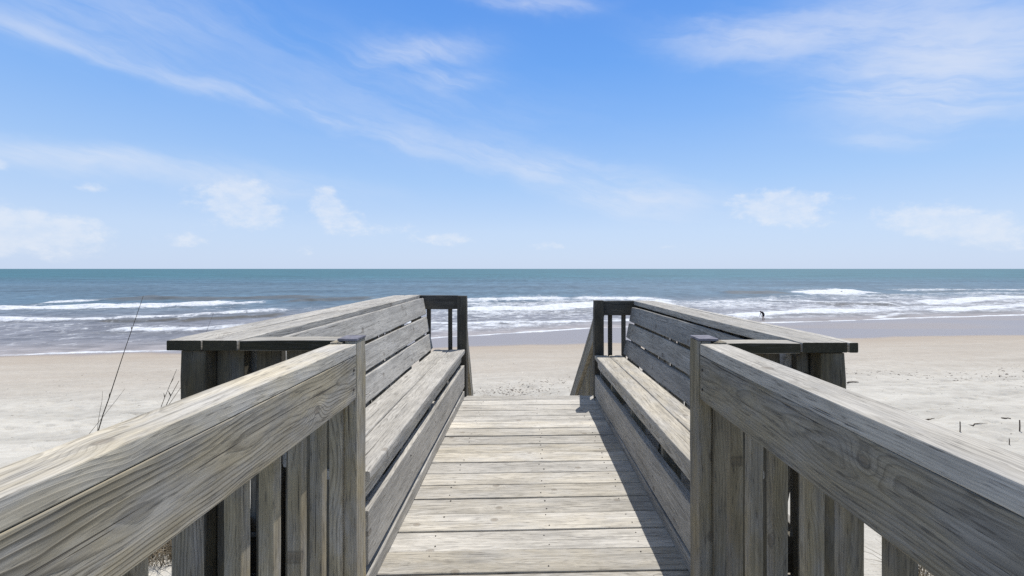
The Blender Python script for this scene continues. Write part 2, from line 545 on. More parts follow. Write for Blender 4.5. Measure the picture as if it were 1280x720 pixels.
# ------------------------------------------------------------------ numeric noise
def vnoise(x, y, seed=0):
    xi, yi = np.floor(x).astype(np.int64), np.floor(y).astype(np.int64)
    fx, fy = x - xi, y - yi
    fx, fy = fx * fx * (3 - 2 * fx), fy * fy * (3 - 2 * fy)

    def h(a, b):
        n = (a * 374761393 + b * 668265263 + seed * 1442695041) & 0x7fffffff
        n = ((n ^ (n >> 13)) * 1274126177) & 0x7fffffff
        return ((n ^ (n >> 16)) & 0xffff) / 65535.0
    return (h(xi, yi) * (1 - fx) + h(xi + 1, yi) * fx) * (1 - fy) + (h(xi, yi + 1) * (1 - fx) + h(xi + 1, yi + 1) * fx) * fy


def fbm(x, y, octs=4, seed=0):
    s, a, tot = 0, 0.5, 0
    for o in range(octs):
        s = s + a * vnoise(x * 2 ** o, y * 2 ** o, seed + o)
        tot += a
        a *= 0.5
    return s / tot


def sstep(x, a, b):
    t = np.clip((x - a) / (b - a), 0, 1)
    return t * t * (3 - 2 * t)


# shoreline: water edge and edge of the wet sand, Y as a function of X
EDGE = np.array([(-3000, -260), (-150, 21), (-70, 31), (-39, 34.0), (-28.6, 35.9), (-16, 39.5), (-5.4, 44), (7, 49.5), (28, 54), (46, 58.5), (71, 64), (150, 75), (3000, 420)], float)
WET = np.array([(-3000, -260), (-150, 20), (-70, 29.5), (-39, 33.4), (-28, 34.8), (0, 37.3), (50, 42.2), (100, 48), (200, 62), (3000, 380)], float)
PROF_U = np.array([-400, -20, 0, 3, 4.6, 6.5, 8, 10, 14, 20, 30, 40, 47, 60, 90, 400], float)
PROF_Z = np.array([6, 5.0, 4.45, 4.35, 4.15, 3.35, 3.0, 2.74, 2.0, 1.25, 0.55, 0.17, 0.0, -0.35, -1.5, -9], float)


def edge_y(x):
    return np.interp(x, EDGE[:, 0], EDGE[:, 1])


def sand_z(x, y):
    e = np.maximum(edge_y(np.clip(x, -60, 120)), 20)
    u = np.where(y > 0, y * 47 / e, y)
    # smooth the profile a little
    z = sum(np.interp(u + d, PROF_U, PROF_Z) for d in (-0.9, -0.45, 0, 0.45, 0.9)) / 5
    near = sstep(u, 40, 22)
    bumps = (fbm(x * 0.35, y * 0.35, 4, 3) - 0.5) * 0.35 * near + (fbm(x * 1.6, y * 1.6, 3, 9) - 0.5) * 0.10 * sstep(u, 34, 18)
    foot = -0.085 * sstep(fbm(x * 2.6, y * 2.6, 2, 21), 0.60, 0.75) * sstep(u, 28, 19) * sstep(u, 5, 9)
    ripple = 0.02 * (fbm(x * 0.12, y * 0.9, 3, 5) - 0.5)
    return SEA + z + bumps + foot + ripple


def grid_mesh(name, X, Y, Z, attrs, mats, kind):
    nr, nc = X.shape
    me = bpy.data.meshes.new(name)
    co = np.stack([X, Y, Z], -1).reshape(-1, 3).astype(np.float32)
    idx = np.arange(nr * nc).reshape(nr, nc)
    q = np.stack([idx[:-1, :-1], idx[:-1, 1:], idx[1:, 1:], idx[1:, :-1]], -1).reshape(-1, 4)
    me.vertices.add(len(co)); me.vertices.foreach_set('co', co.ravel())
    me.loops.add(q.size); me.loops.foreach_set('vertex_index', q.ravel().astype(np.int32))
    me.polygons.add(len(q))
    me.polygons.foreach_set('loop_start', np.arange(0, q.size, 4, dtype=np.int32))
    me.polygons.foreach_set('use_smooth', np.ones(len(q), dtype=bool))
    me.update(calc_edges=True)
    for k, v in attrs.items():
        at = me.attributes.new(k, 'FLOAT', 'POINT')
        at.data.foreach_set('value', v.astype(np.float32).ravel())
    o = link(name, me, mats)
    o['kind'] = kind
    return o


# ------------------------------------------------------------------ sand
def sand_material():
    m, t = material('beach_sand')
    wet = t.attr('wet')['Fac']
    damp = t.attr('damp')['Fac']
    unseen_veg = t.attr('unseen_veg')['Fac']
    geo = t.new('ShaderNodeNewGeometry').outputs['Position']
    x, y, z = t.sep(geo)
    grain = t.noise(geo, 60.0, 3.0, 0.7)[0]
    mott = t.noise(geo, 2.2, 5.0, 0.6)[0]
    strk = t.noise(t.xyz(t.mul(x, 0.12), t.mul(y, 0.8), 0.0), 1.0, 4.0, 0.6)[0]
    dents = t.noise(t.xyz(x, y, 0.0), 3.2, 4.0, 0.6)[0]
    c = t.mix(t.ss(mott, 0.3, 0.7), (0.49, 0.47, 0.42), (0.425, 0.402, 0.355))
    bands = t.noise(t.xyz(t.mul(x, 0.07), t.mul(t.add(y, t.mul(x, -0.08)), 0.5), 3.0), 1.0, 5.0, 0.6)[0]
    bk = t.ss(bands, 0.32, 0.66, 0.88, 1.08)
    c = t.mix(1.0, c, t.xyz(bk, bk, bk), 'MULTIPLY')
    c = t.mix(t.mul(damp, t.ss(strk, 0.2, 0.75, 0.65, 1.0)), c, (0.37, 0.315, 0.255))
    gr = t.ss(grain, 0.2, 0.8, 0.88, 1.12)
    c = t.mix(1.0, c, t.xyz(gr, gr, gr), 'MULTIPLY')
    shells = t.ss(t.noise(geo, 9.0, 3.0, 0.75)[0], 0.70, 0.76)
    c = t.mix(t.mul(shells, 0.4), c, (0.22, 0.19, 0.16))
    c = t.mix(wet, c, (0.25, 0.215, 0.20))
    vg = t.mul(unseen_veg, t.ss(t.noise(geo, 1.3, 5.0, 0.7)[0], 0.30, 0.45))  # unseen plant cover behind the camera, added to cut fill light
    c = t.mix(vg, c, t.mix(grain, (0.05, 0.06, 0.025), (0.13, 0.12, 0.06)))
    h = t.add(t.mul(mott, 0.03), t.add(t.mul(grain, 0.003), t.mul(dents, 0.085)))
    h = t.mul(h, t.sub(1.0, wet))
    nb = t.bump(h, 1.0, 0.8)
    p = t.new('ShaderNodeBsdfPrincipled')
    t.put(p.inputs['Base Color'], c)
    t.put(p.inputs['Roughness'], t.ss(wet, 0.0, 1.0, 0.95, 0.30))
    t.put(p.inputs['Specular IOR Level'], t.ss(wet, 0.0, 1.0, 0.05, 0.22))
    t.put(p.inputs['Normal'], nb)
    o = t.new('ShaderNodeOutputMaterial')
    t.l.new(p.outputs[0], o.inputs['Surface'])
    return m


cx = np.concatenate([-np.geomspace(3000, 42, 50)[:-1], np.linspace(-42, 42, 560), np.geomspace(42, 3000, 60)[1:]])
ry = np.concatenate([-np.geomspace(300, 2, 30)[:-1], np.linspace(-2, 3, 40)[:-1], np.linspace(3, 22, 260)[:-1], np.linspace(22, 75, 170)[:-1], np.geomspace(75, 600, 20)])
SX, SY = np.meshgrid(cx, ry)
wy = np.interp(SX, WET[:, 0], WET[:, 1]) + (fbm(SX * 0.08, SX * 0 + 3.1, 3, 2) - 0.5) * 2.0
wetv = sstep(SY - wy + (fbm(SX * 0.3, SY * 0.3, 3, 71) - 0.5) * 1.6, -1.0, 0.8) * (0.78 + 0.22 * sstep(fbm(SX * 0.05, SY * 0.2, 3, 73), 0.35, 0.6))
dampv = 0.62 * sstep(SY - wy, -21, -8.0) + 0.38 * sstep(SY - wy, -7, -0.5)
grid_mesh('sand', SX, SY, sand_z(SX, SY), {'wet': wetv, 'damp': dampv, 'unseen_veg': sstep(SY, -1.5, -4.0)}, [sand_material()], 'structure')

# ------------------------------------------------------------------ sea
def px_sea(x, y):
    d = max(y - HZ, 1.0)
    Y = F * (EYE - SEA) / d
    return ((x - VPX) / F * Y, Y)


ys_ = [22, 26]
d = 136.0
while d > 2.0:
    ys_.append(F * 6.5 / d)
    d -= 0.22 if d < 90 else 0.5
    if d < 18: d += 0.1
ys_ += list(np.geomspace(ys_[-1] * 1.06, 60000, 40))
tcols = np.concatenate([-np.geomspace(9, 1.35, 26)[:-1], np.linspace(-1.35, 1.35, 760), np.geomspace(1.35, 9, 26)[1:]])
TT, WY = np.meshgrid(tcols, np.array(ys_))
WX = TT * WY
# waves rolling in: (crest in photo pixels, half width along the view in pixels, height m, foam)
BANDS = [
    ([(-90, 388), (0, 386), (120, 384), (240, 381), (352, 379)], 2.8, 0.50, 0.92),
    ([(55, 378), (125, 376.5)], 1.3, 0.25, 0.75),
    ([(110, 374.5), (250, 373.5), (420, 372.5)], 1.9, 0.45, 0.05),
    ([(215, 403), (290, 398), (360, 393)], 2.0, 0.35, 0.05),
    ([(120, 401.5), (190, 401), (240, 399)], 1.3, 0.2, 0.05),
    ([(355, 377.5), (410, 375), (470, 374)], 2.0, 0.60, 0.05),
    ([(-90, 403), (0, 401), (110, 399.5), (215, 395.5), (300, 391), (392, 388)], 1.7, 0.30, 0.80),
    ([(112, 411), (160, 412), (240, 412), (330, 406), (430, 397), (520, 391)], 3.2, 0.14, 0.80),
    ([(392, 389), (450, 384), (520, 378), (590, 375), (660, 373.5), (760, 374), (880, 377)], 3.0, 0.25, 0.80),
    ([(540, 388), (584, 387), (650, 387), (700, 384), (760, 381), (860, 379)], 3.6, 0.42, 1.0),
    ([(430, 398), (584, 405), (660, 403), (760, 402), (830, 399)], 1.3, 0.10, 0.85),
    ([(470, 409), (560, 411), (640, 408), (700, 405)], 1.2, 0.05, 0.45),
    ([(985, 366.5), (1040, 366), (1070, 364), (1106, 366)], 2.8, 0.55, 1.0),
    ([(1110, 364.5), (1180, 362.5), (1300, 362.5)], 1.2, 0.3, 0.65),
    ([(900, 366.5), (985, 366)], 1.4, 0.5, 0.05),
    ([(860, 379), (960, 375), (1030, 377.5), (1100, 380), (1150, 378)], 1.8, 0.25, 0.70),
    ([(1010, 381), (1060, 381.5), (1125, 380)], 1.6, 0.35, 0.05),
    ([(880, 397), (960, 391.5), (1000, 389), (1080, 388), (1132, 385)], 2.8, 0.25, 1.0),
    ([(1145, 388.5), (1200, 386), (1300, 381)], 2.4, 0.25, 0.95),
    ([(1128, 381), (1180, 378), (1262, 372), (1300, 371)], 2.2, 0.35, 0.90),
    ([(1085, 398), (1115, 392), (1165, 392)], 1.1, 0.05, 0.7),
    ([(1180, 368), (1240, 366.5), (1300, 367)], 1.2, 0.2, 0.6),
]
Zs = np.full_like(WX, SEA)
foam = np.zeros_like(WX)
silt = np.zeros_like(WX)
wob = (fbm(WX * 0.07, WX * 0 + 7.7, 3, 31) - 0.5)
lump = fbm(WX * 0.35, WY * 0.35, 4, 41)
for bi, (pl, hw, hgt, fo) in enumerate(BANDS):
    P = np.array([px_sea(*p) for p in pl])
    yc = np.interp(WX, P[:, 0], P[:, 1])
    xa, xb = P[0, 0], P[-1, 0]
    L = xb - xa
    fade = sstep(WX, xa - 0.02 * L, xa + 0.14 * L) * sstep(WX, xb + 0.02 * L, xb - 0.14 * L)
    yc = yc + wob * 0.03 * yc
    w = hw * yc * yc / (F * 6.5) * (0.55 + 0.9 * fbm(WX * 0.16, WX * 0 + bi * 3.3, 3, 61))
    yc = yc + (fbm(WX * 0.3, WX * 0 + bi * 5.1, 3, 63) - 0.5) * 0.022 * yc
    d = (WY - yc) / w
    lu = 0.55 + 0.9 * vnoise(WX * 0.22, WX * 0 + bi * 9.1, 50 + bi)
    # steep face towards the shore, long back
    prof = np.where(d < 0, np.exp(-(d / 0.55) ** 2), np.exp(-(d / 1.7) ** 2))
    Zs += hgt * prof * fade * (0.7 + 0.5 * lump) * np.clip(lu, 0.3, 1.2)
    fd = np.where(d < 0, np.exp(-(d / 0.95) ** 4), np.exp(-(d / 0.75) ** 2))
    if fo < 0.1: silt = np.maximum(silt, fd * fade)
    else: silt = np.maximum(silt, 0.7 * np.exp(-((d + 1.35) / 0.5) ** 2) * fade * np.clip(lu - 0.2, 0, 1))
    trail = 0.52 * np.where(d > 0, np.exp(-(d / 3.0) ** 2), 0) * (fo > 0.3)
    foam = np.maximum(foam, fade * np.maximum(fo * fd * np.clip(lu + 0.1, 0, 1.0), trail * np.clip(lu, 0, 1)))
# broken water between the breakers
ypix = HZ + F * 6.5 / WY
e = edge_y(WX)
surf = sstep(WY, e + 1.0, e + 6.0)
xpix = VPX + TT * F
outer = np.interp(xpix, [0, 360, 480, 600, 760, 900, 980, 1280], [380, 380, 378, 373, 373, 373, 366, 363])
zone = sstep(ypix, outer, outer + 3.5)
patch = fbm(WX * 0.05, WY * 0.12, 3, 77)
dens = np.interp(xpix, [0, 330, 520, 600, 760, 900, 1280], [0.41, 0.37, 0.44, 0.54, 0.52, 0.54, 0.55])
froth = zone * surf * dens * (0.55 + 0.9 * patch)
lace = zone * sstep(WY, e - 1, e + 3) * 0.30
foam = np.maximum(foam, np.maximum(froth, lace * (0.5 + patch)))
# the swash: a thin bright line along the edge
de = (WY - e - (fbm(WX * 0.25, WX * 0, 3, 90) - 0.5) * 1.6)
swash = np.exp(-((de - 0.35) / (0.30 + 0.010 * WY)) ** 2)
foam = np.maximum(foam, 0.95 * swash * (0.55 + 0.6 * vnoise(WX * 0.3, WX * 0 + 4, 12)))
# chop everywhere, dying out at the edge
chop = (fbm(WX * 0.30, WY * 0.55, 4, 15) - 0.5) * 0.34 + (fbm(WX * 0.06, WY * 0.16, 3, 25) - 0.5) * 0.45
ok = sstep(WY, e + 1.0, e + 14) * sstep(WY, 700, 250)
Zs += chop * ok
depth = sstep(WY, e, e + 9) * 0.25 + sstep(WY, e + 14, e + 62) * 0.35 + sstep(WY, 150, 420) * 0.4
shoalv = np.clip(1 - sstep(WY, e, e + 9), 0, 1)


def sea_material():
    m, t = material('sea_water')
    foam = t.attr('foam')['Fac']
    dep = t.attr('depth')['Fac']
    geo = t.new('ShaderNodeNewGeometry').outputs['Position']
    x, y, z = t.sep(geo)
    flat = t.xyz(x, y, 0.0)
    ramp = t.new('ShaderNodeValToRGB')
    cr = ramp.color_ramp
    cr.elements[0].position, cr.elements[0].color = 0.0, (0.27, 0.245, 0.235, 1)
    cr.elements[1].position, cr.elements[1].color = 1.0, (0.040, 0.122, 0.155, 1)
    for p, c in ((0.25, (0.185, 0.185, 0.20)), (0.48, (0.112, 0.148, 0.182)), (0.66, (0.068, 0.128, 0.175))):
        el = cr.elements.new(p); el.color = (*c, 1)
    t.put(ramp.inputs[0], dep)
    cl = t.noise(t.xyz(t.mul(x, 0.012), t.mul(y, 0.035), 0.0), 1.0, 4.0, 0.6)[0]
    kk = t.ss(cl, 0.3, 0.7, 0.80, 1.18)
    c = t.mix(1.0, ramp.outputs[0], t.xyz(kk, kk, kk), 'MULTIPLY')
    chop = t.noise(t.xyz(t.mul(x, 0.35), t.mul(y, 0.8), 0.0), 1.0, 5.0, 0.65)[0]
    k2 = t.ss(chop, 0.32, 0.68, 0.78, 1.25)
    spk = t.noise(t.xyz(t.mul(x, 0.22), t.mul(y, 0.05), 2.0), 1.0, 3.0, 0.7)[0]
    k2 = t.mul(k2, t.ss(spk, 0.30, 0.72, 0.86, 1.22))
    c = t.mix(1.0, c, t.xyz(k2, k2, k2), 'MULTIPLY')
    c = t.mix(t.mul(t.attr('silt')['Fac'], 0.75), c, (0.105, 0.10, 0.085))
    n1 = t.noise(flat, 0.55, 6.0, 0.68, dist=0.6)[0]
    n2 = t.noise(flat, 2.6, 5.0, 0.65)[0]
    nn = t.add(t.mul(n1, 0.7), t.mul(n2, 0.3))
    fm = t.ss(t.add(foam, t.mul(t.sub(nn, 0.5), 1.9)), 0.40, 0.86)
    fm = t.mul(fm, t.ss(foam, 0.02, 0.12))
    caps = t.mul(t.ss(t.noise(t.xyz(t.mul(x, 0.10), t.mul(y, 0.12), 0.0), 1.0, 4.0, 0.75)[0], 0.725, 0.75), t.ss(y, 110, 160))
    fm = t.m('MAXIMUM', fm, t.mul(caps, 0.6))
    h = t.add(t.mul(n1, 0.5), t.mul(n2, 0.12))
    nb = t.bump(h, 0.5, 0.35)
    dif = t.new('ShaderNodeBsdfDiffuse')
    t.put(dif.inputs['Color'], c); t.put(dif.inputs['Normal'], nb)
    gl = t.new('ShaderNodeBsdfGlossy')
    t.put(gl.inputs['Roughness'], 0.32); t.put(gl.inputs['Normal'], nb)
    t.put(gl.inputs['Color'], (1, 1, 1))
    lw = t.new('ShaderNodeFresnel'); lw.inputs['IOR'].default_value = 1.33
    t.put(lw.inputs['Normal'], nb)
    mx = t.new('ShaderNodeMixShader')
    t.put(mx.inputs[0], t.m('MINIMUM', t.mul(lw.outputs[0], 0.40), 0.13))
    t.l.new(dif.outputs[0], mx.inputs[1]); t.l.new(gl.outputs[0], mx.inputs[2])
    fd = t.new('ShaderNodeBsdfDiffuse')
    fn = t.noise(flat, 1.4, 5.0, 0.7)[0]
    t.put(fd.inputs['Color'], t.mix(t.ss(fn, 0.3, 0.7), (0.50, 0.53, 0.57), (0.74, 0.75, 0.76)))
    t.put(fd.inputs['Normal'], t.bump(t.add(n1, t.mul(fn, 0.5)), 0.6, 0.5))
    m2 = t.new('ShaderNodeMixShader')
    t.put(m2.inputs[0], fm)
    t.l.new(mx.outputs[0], m2.inputs[1]); t.l.new(fd.outputs[0], m2.inputs[2])
    o = t.new('ShaderNodeOutputMaterial')
    t.l.new(m2.outputs[0], o.inputs['Surface'])
    return m


grid_mesh('sea', WX, WY, Zs, {'foam': foam, 'depth': depth, 'silt': silt}, [sea_material()], 'structure')

# ------------------------------------------------------------------ plants, twigs and stakes on the sand
STALK = plain('dry_stalk', (0.075, 0.06, 0.04), 0.8)
STRAW = plain('dry_grass', (0.20, 0.165, 0.115), 0.85, 0.2, 0.5, 8)
DEAD = plain('driftwood_twig', (0.11, 0.085, 0.065), 0.85)
WRACK = plain('dark_seaweed', (0.15, 0.12, 0.095), 0.9, 0.2, 0.5, 6)


def px_at(x, y, Y):
    return V((x - VPX) / F * Y, Y, EYE - (y - HZ) / F * Y)


def ground(x, y):
    return float(sand_z(np.array([x]), np.array([y]))[0])


def stalk_plant(stems, Y, label):
    P0 = px_at(*stems[0][0], Y)
    gz = ground(P0.x, Y)
    root = empty('sea_oat', (P0.x, Y, gz), label, 'beach grass')
    for (p0, p1, rad, bend) in stems:
        a, b = px_at(*p0, Y + rnd.uniform(-0.05, 0.05)), px_at(*p1, Y + rnd.uniform(-0.15, 0.15))
        d = (b - a)
        kk = (a.z - ground(a.x, a.y)) / d.z
        a = a - d * (kk + 0.02)          # grow it down to the sand
        pts, rr = [], []
        for i in range(15):
            s = i / 14
            pts.append(a.lerp(b, s) + V(bend * math.sin(s * math.pi) * d.length, 0, 0) + V(rnd.gauss(0, .002), rnd.gauss(0, .002), 0))
            rr.append(rad * (1 - 0.75 * s))
        v, f = [], []
        tube(v, f, pts, rr)
        # dry nodes and seed husks on the upper half
        for i in range(7, 14):
            if rnd.random() < 0.6 and rad > 0.004:
                q = pts[i]
                dr = V(rnd.uniform(-1, 1), rnd.uniform(-1, 1), 1.6).normalized()
                tube(v, f, [q, q + dr * 0.02, q + dr * rnd.uniform(0.03, 0.05)], [rad * .5, rad * .55, rad * .15], 4)
        mesh_obj('stem', v, f, [STALK], root, True)
    return root


stalk_plant([((125, 538), (179, 370), 0.0068, -0.012), ((108, 546), (157, 485), 0.004, 0.02), ((121, 540), (128, 489), 0.004, 0.01)], 4.0,
            'tall thin dark dry stalk leaning right with two short shoots, left of the platform')
stalk_plant([((200, 511), (220, 462), 0.005, 0.01), ((208, 506), (224, 476), 0.007, -0.01), ((212, 505), (226, 484), 0.006, 0.02)], 3.2,
            'low clump of thin dark grass blades leaning on the mossy left corner post')
stalk_plant([((256, 420), (266.5, 391), 0.004, 0.01)], 5.0, 'single fine stalk whose tip shows just above the left platform railing')


def tuft(x, y, n, ht, spread, label):
    gz = ground(x, y)
    root = tag(bpy.data.objects.new('grass_tuft', None), label, 'grass tuft', 'dry grass tufts beside the walkway')
    COL.objects.link(root); root.location = (x, y, gz)
    v, f = [], []
    for k in range(n):
        ang = rnd.uniform(0, 6.28)
        rr = spread * math.sqrt(rnd.random()) * 0.6
        p = V(x + rr * math.cos(ang), y + rr * math.sin(ang), 0)
        p.z = ground(p.x, p.y) - 0.02
        a2 = rnd.uniform(0, 6.28)
        out = V(math.cos(a2), math.sin(a2), 0) * rnd.uniform(0.1, 1.0) * spread
        h = ht * rnd.uniform(0.4, 1.0)
        curl = rnd.uniform(-0.1, 0.9)
        pts = []
        for i in range(7):
            s = i / 6
            pts.append(p + out * s * s + V(0, 0, h * (s - curl * 0.75 * s * s)) + V(rnd.gauss(0, .006), rnd.gauss(0, .006), 0))
        tube(v, f, pts, [0.0028 * (1 - 0.7 * i / 6) for i in range(7)], 3)
    mesh_obj('blades', v, f, [STRAW], root, True)
    return root


tuft(-2.72, 3.45, 420, 0.42, 0.40, 'tangled dry brown grass tuft seen between the left handrail balusters')
tuft(2.95, 3.35, 150, 0.34, 0.36, 'sparse dry grass tuft under the right handrail')


def stake(xp, yb, yt, r, label):
    # find the ground under this direction
    Y = 5.0
    while Y < 60 and EYE - (yb - HZ) / F * Y > ground((xp - VPX) / F * Y, Y): Y += 0.05
    b, a = px_at(xp, yb, Y), px_at(xp, yt, Y)
    v, f = [], []
    pts = [b + V(0, 0, -0.2), b, b.lerp(a, 0.5) + V(0.004, 0, 0), a]
    tube(v, f, pts, [r, r, r * 0.95, r * 0.85], 7)
    o = mesh_obj('wooden_stake', v, f, [DEAD])
    return tag(o, label, 'stake', 'small stakes in the sand')


stake(1200, 540, 527, 0.012, 'short dark stake in the sand just above the right handrail, left one')
stake(1274.5, 540, 525, 0.013, 'short dark stake in the sand at the right edge of the picture')
stake(1261.5, 556, 548, 0.009, 'thin short stick stuck in the sand, lowest of the sticks at right')


def twig(xp, yp, lpx, label, kink=0.2, r=0.018):
    Y = 5.0
    while Y < 60 and EYE - (yp - HZ) / F * Y > ground((xp - VPX) / F * Y, Y): Y += 0.05
    c = px_at(xp, yp, Y)
    L = lpx / F * Y
    pts = []
    for i in range(7):
        s = i / 6 - 0.5
        px_, py_ = c.x + s * L, c.y - s * L * 0.35 + kink * L * (s * s) + rnd.gauss(0, 0.02)
        pts.append(V(px_, py_, ground(px_, py_) + 0.012 + rnd.uniform(0, 0.02)))
    v, f = [], []
    tube(v, f, pts, [r * q for q in (0.7, 1, 1.1, 0.9, 0.8, 0.6, 0.3)], 5)
    tube(v, f, [pts[2], pts[2] + V(0.16 * L, 0.12 * L, 0.01)], [r * .6, r * .2], 4)
    o = mesh_obj('driftwood_twig', v, f, [DEAD], None, True)
    return tag(o, label, 'twig', 'twigs lying on the sand')


twig(1161, 525.5, 12, 'short dark driftwood twig left of the stakes')
twig(1221, 534, 20, 'long thin driftwood twig lying between the two stakes', 0.4, 0.012)
twig(1258, 524, 9, 'small twig lying just left of the rightmost stake')
twig(1066, 478, 12, 'dark stick lying on the pale sand right of the platform corner post', 0.1, 0.03)

# wrack line and litter: countless scraps
v, f = [], []
for k in range(2600):
    if k < 1100:
        X = rnd.uniform(-6, 34); Y = 20.5 + 0.10 * X + rnd.gauss(0, 0.9) + 1.2 * math.sin(X * 0.5)
        s = rnd.choice((0.01, 0.012, 0.016, 0.02, 0.035))
    elif k < 1400:
        X = rnd.gauss(-0.6, 0.9); Y = 19.3 + 0.5 * X * 0.4 + rnd.gauss(0, 0.8); s = rnd.uniform(0.008, 0.028)
    elif k < 2200:
        X = rnd.uniform(4, 26); Y = rnd.uniform(8, 30); s = rnd.uniform(0.004, 0.016)
    else:
        X = rnd.uniform(-26, 4); Y = rnd.uniform(9, 28); s = rnd.uniform(0.006, 0.022)
    z0 = ground(X, Y)
    an = rnd.uniform(0, 6.28)
    ca, sa = math.cos(an), math.sin(an)
    el = rnd.uniform(1.0, 3.6)
    base = len(v)
    for (a, b, c) in ((-el, 0, 0), (0, -1, 0.1), (el, 0.2, 0), (0.1, 1, 0.1), (0.1 * el, 0, 0.9)):
        v.append((X + s * (a * ca - b * sa), Y + s * (a * sa + b * ca), z0 + s * c * 0.6 + 0.003))
    f += [(base, base + 1, base + 4), (base + 1, base + 2, base + 4), (base + 2, base + 3, base + 4), (base + 3, base, base + 4), (base, base + 3, base + 2, base + 1)]
o = mesh_obj('seaweed_wrack', v, f, [WRACK])
tag(o, 'dark scraps of seaweed and driftwood scattered over the pale sand', 'seaweed', kind='stuff')

# ------------------------------------------------------------------ people and birds
DARK = plain('dark_wetsuit', (0.03, 0.022, 0.024), 0.7)
SKIN = plain('skin', (0.33, 0.19, 0.13), 0.6, 0.3, 0.1)
HAIR = plain('dark_hair', (0.02, 0.016, 0.013), 0.6)


def skin_mesh(name, joints, bones, mats, parent, split=None, sub=2):
    """one continuous surface round a skeleton, baked to a mesh"""
    me = bpy.data.meshes.new(name)
    me.from_pydata([j[0] for j in joints], bones, [])
    o = bpy.data.objects.new(name, me); COL.objects.link(o)
    md = o.modifiers.new('skin', 'SKIN')
    for i, j in enumerate(joints):
        me.skin_vertices[0].data[i].radius = (j[1], j[2] if len(j) > 2 else j[1])
        me.skin_vertices[0].data[i].use_root = (i == 0)
    md.use_smooth_shade = True
    s = o.modifiers.new('sub', 'SUBSURF'); s.levels = sub; s.render_levels = sub
    dg = bpy.context.evaluated_depsgraph_get()
    nm = bpy.data.meshes.new_from_object(o.evaluated_get(dg))
    bpy.data.objects.remove(o)
    nm.name = name
    nm.materials.clear()
    ob = link(name, nm, mats, None, True)
    if split:
        for p in nm.polygons:
            p.material_index = split(p.center)
    ob.parent = parent
    return ob


def ell(name, c, r, mat, parent, cut=None):
    me = bpy.data.meshes.new(name)
    bm = bmesh.new()
    bmesh.ops.create_icosphere(bm, subdivisions=3, radius=1)
    for q in bm.verts:
        q.co = V(c[0] + q.co.x * r[0], c[1] + q.co.y * r[1], c[2] + q.co.z * r[2])
    if cut: bmesh.ops.delete(bm, geom=[q for q in bm.verts if cut(q.co)], context='VERTS')
    bm.to_mesh(me); bm.free()
    ob = link(name, me, [mat], None, True)
    ob.parent = parent
    return ob


def hand(js, bs, w, d, side):
    """palm, four fingers and a thumb added to a skeleton; w wrist index, d direction of the hand"""
    d = d.normalized()
    sd = d.cross(V(1, 0.2, 0)).normalized()
    wp = V(*js[w][0])
    pm = len(js); js.append((tuple(wp + d * 0.05), 0.030, 0.018)); bs.append((w, pm))
    for q, ln in zip((-0.026, -0.009, 0.009, 0.026), (0.062, 0.075, 0.07, 0.055)):
        a = len(js); js.append((tuple(wp + d * 0.085 + sd * q), 0.009)); bs.append((pm, a))
        b = len(js); js.append((tuple(wp + d * (0.085 + ln * 0.6) + sd * q * 1.1 + V(-0.008, 0, 0)), 0.008)); bs.append((a, b))
        c = len(js); js.append((tuple(wp + d * (0.085 + ln) + sd * q * 1.1 + V(-0.022, 0, 0)), 0.007)); bs.append((b, c))
    a = len(js); js.append((tuple(wp + d * 0.055 + sd * -0.04 * side + V(-0.01, 0, 0)), 0.010)); bs.append((pm, a))
    b = len(js); js.append((tuple(wp + d * 0.085 + sd * -0.055 * side + V(-0.02, 0, 0)), 0.008)); bs.append((a, b))


# bending figure: faces left (-x), feet in the shallow wash
pp = px_sea(954, 400)
zg = float(SEA)
person = empty('person', (pp[0], pp[1], zg), 'person in dark clothes bending forward to the left in the shallow surf', 'person')
S = 0.90
J = [((0.10, 0, 0.78), 0.125, 0.15), ((0.02, 0, 0.93), 0.115, 0.15), ((-0.12, 0, 1.05), 0.115, 0.165), ((-0.25, 0, 1.12), 0.085, 0.13), ((-0.33, 0, 1.16), 0.05),
     ((-0.42, 0, 1.19), 0.085), ((-0.47, 0, 1.17), 0.072),
     ((0.06, 0.10, 0.72), 0.085), ((-0.08, 0.12, 0.42), 0.058), ((0.04, 0.12, 0.08), 0.038), ((-0.10, 0.13, 0.03), 0.034),
     ((0.08, -0.10, 0.72), 0.085), ((-0.02, -0.12, 0.42), 0.058), ((0.10, -0.12, 0.08), 0.038), ((-0.04, -0.13, 0.03), 0.034),
     ((-0.24, 0.19, 1.06), 0.055), ((-0.27, 0.22, 0.80), 0.042), ((-0.38, 0.18, 0.58), 0.030),
     ((-0.24, -0.19, 1.06), 0.055), ((-0.26, -0.22, 0.80), 0.042), ((-0.36, -0.18, 0.58), 0.030)]
B = [(0, 1), (1, 2), (2, 3), (3, 4), (4, 5), (5, 6), (0, 7), (7, 8), (8, 9), (9, 10), (0, 11), (11, 12), (12, 13), (13, 14),
     (3, 15), (15, 16), (16, 17), (3, 18), (18, 19), (19, 20)]
hand(J, B, 17, V(-0.3, -0.1, -1), 1)
hand(J, B, 20, V(-0.3, 0.1, -1), -1)
J = [(tuple(S * c for c in j[0]),) + tuple(S * r for r in j[1:]) for j in J]


def split_a(c):
    h = V(-0.43 * S, 0, 1.18 * S)
    if (c - h).length < 0.12 * S or c.z < 0.50 * S and c.x > -0.2 * S or c.x < -0.345 * S: return 1
    return 0


skin_mesh('body', J, B, [DARK, SKIN], person, split_a)
ell('hair', (-0.40 * S, 0, 1.215 * S), (0.105 * S, 0.10 * S, 0.09 * S), HAIR, person, lambda c: c.x < -0.45 * S and c.z < 1.2 * S)

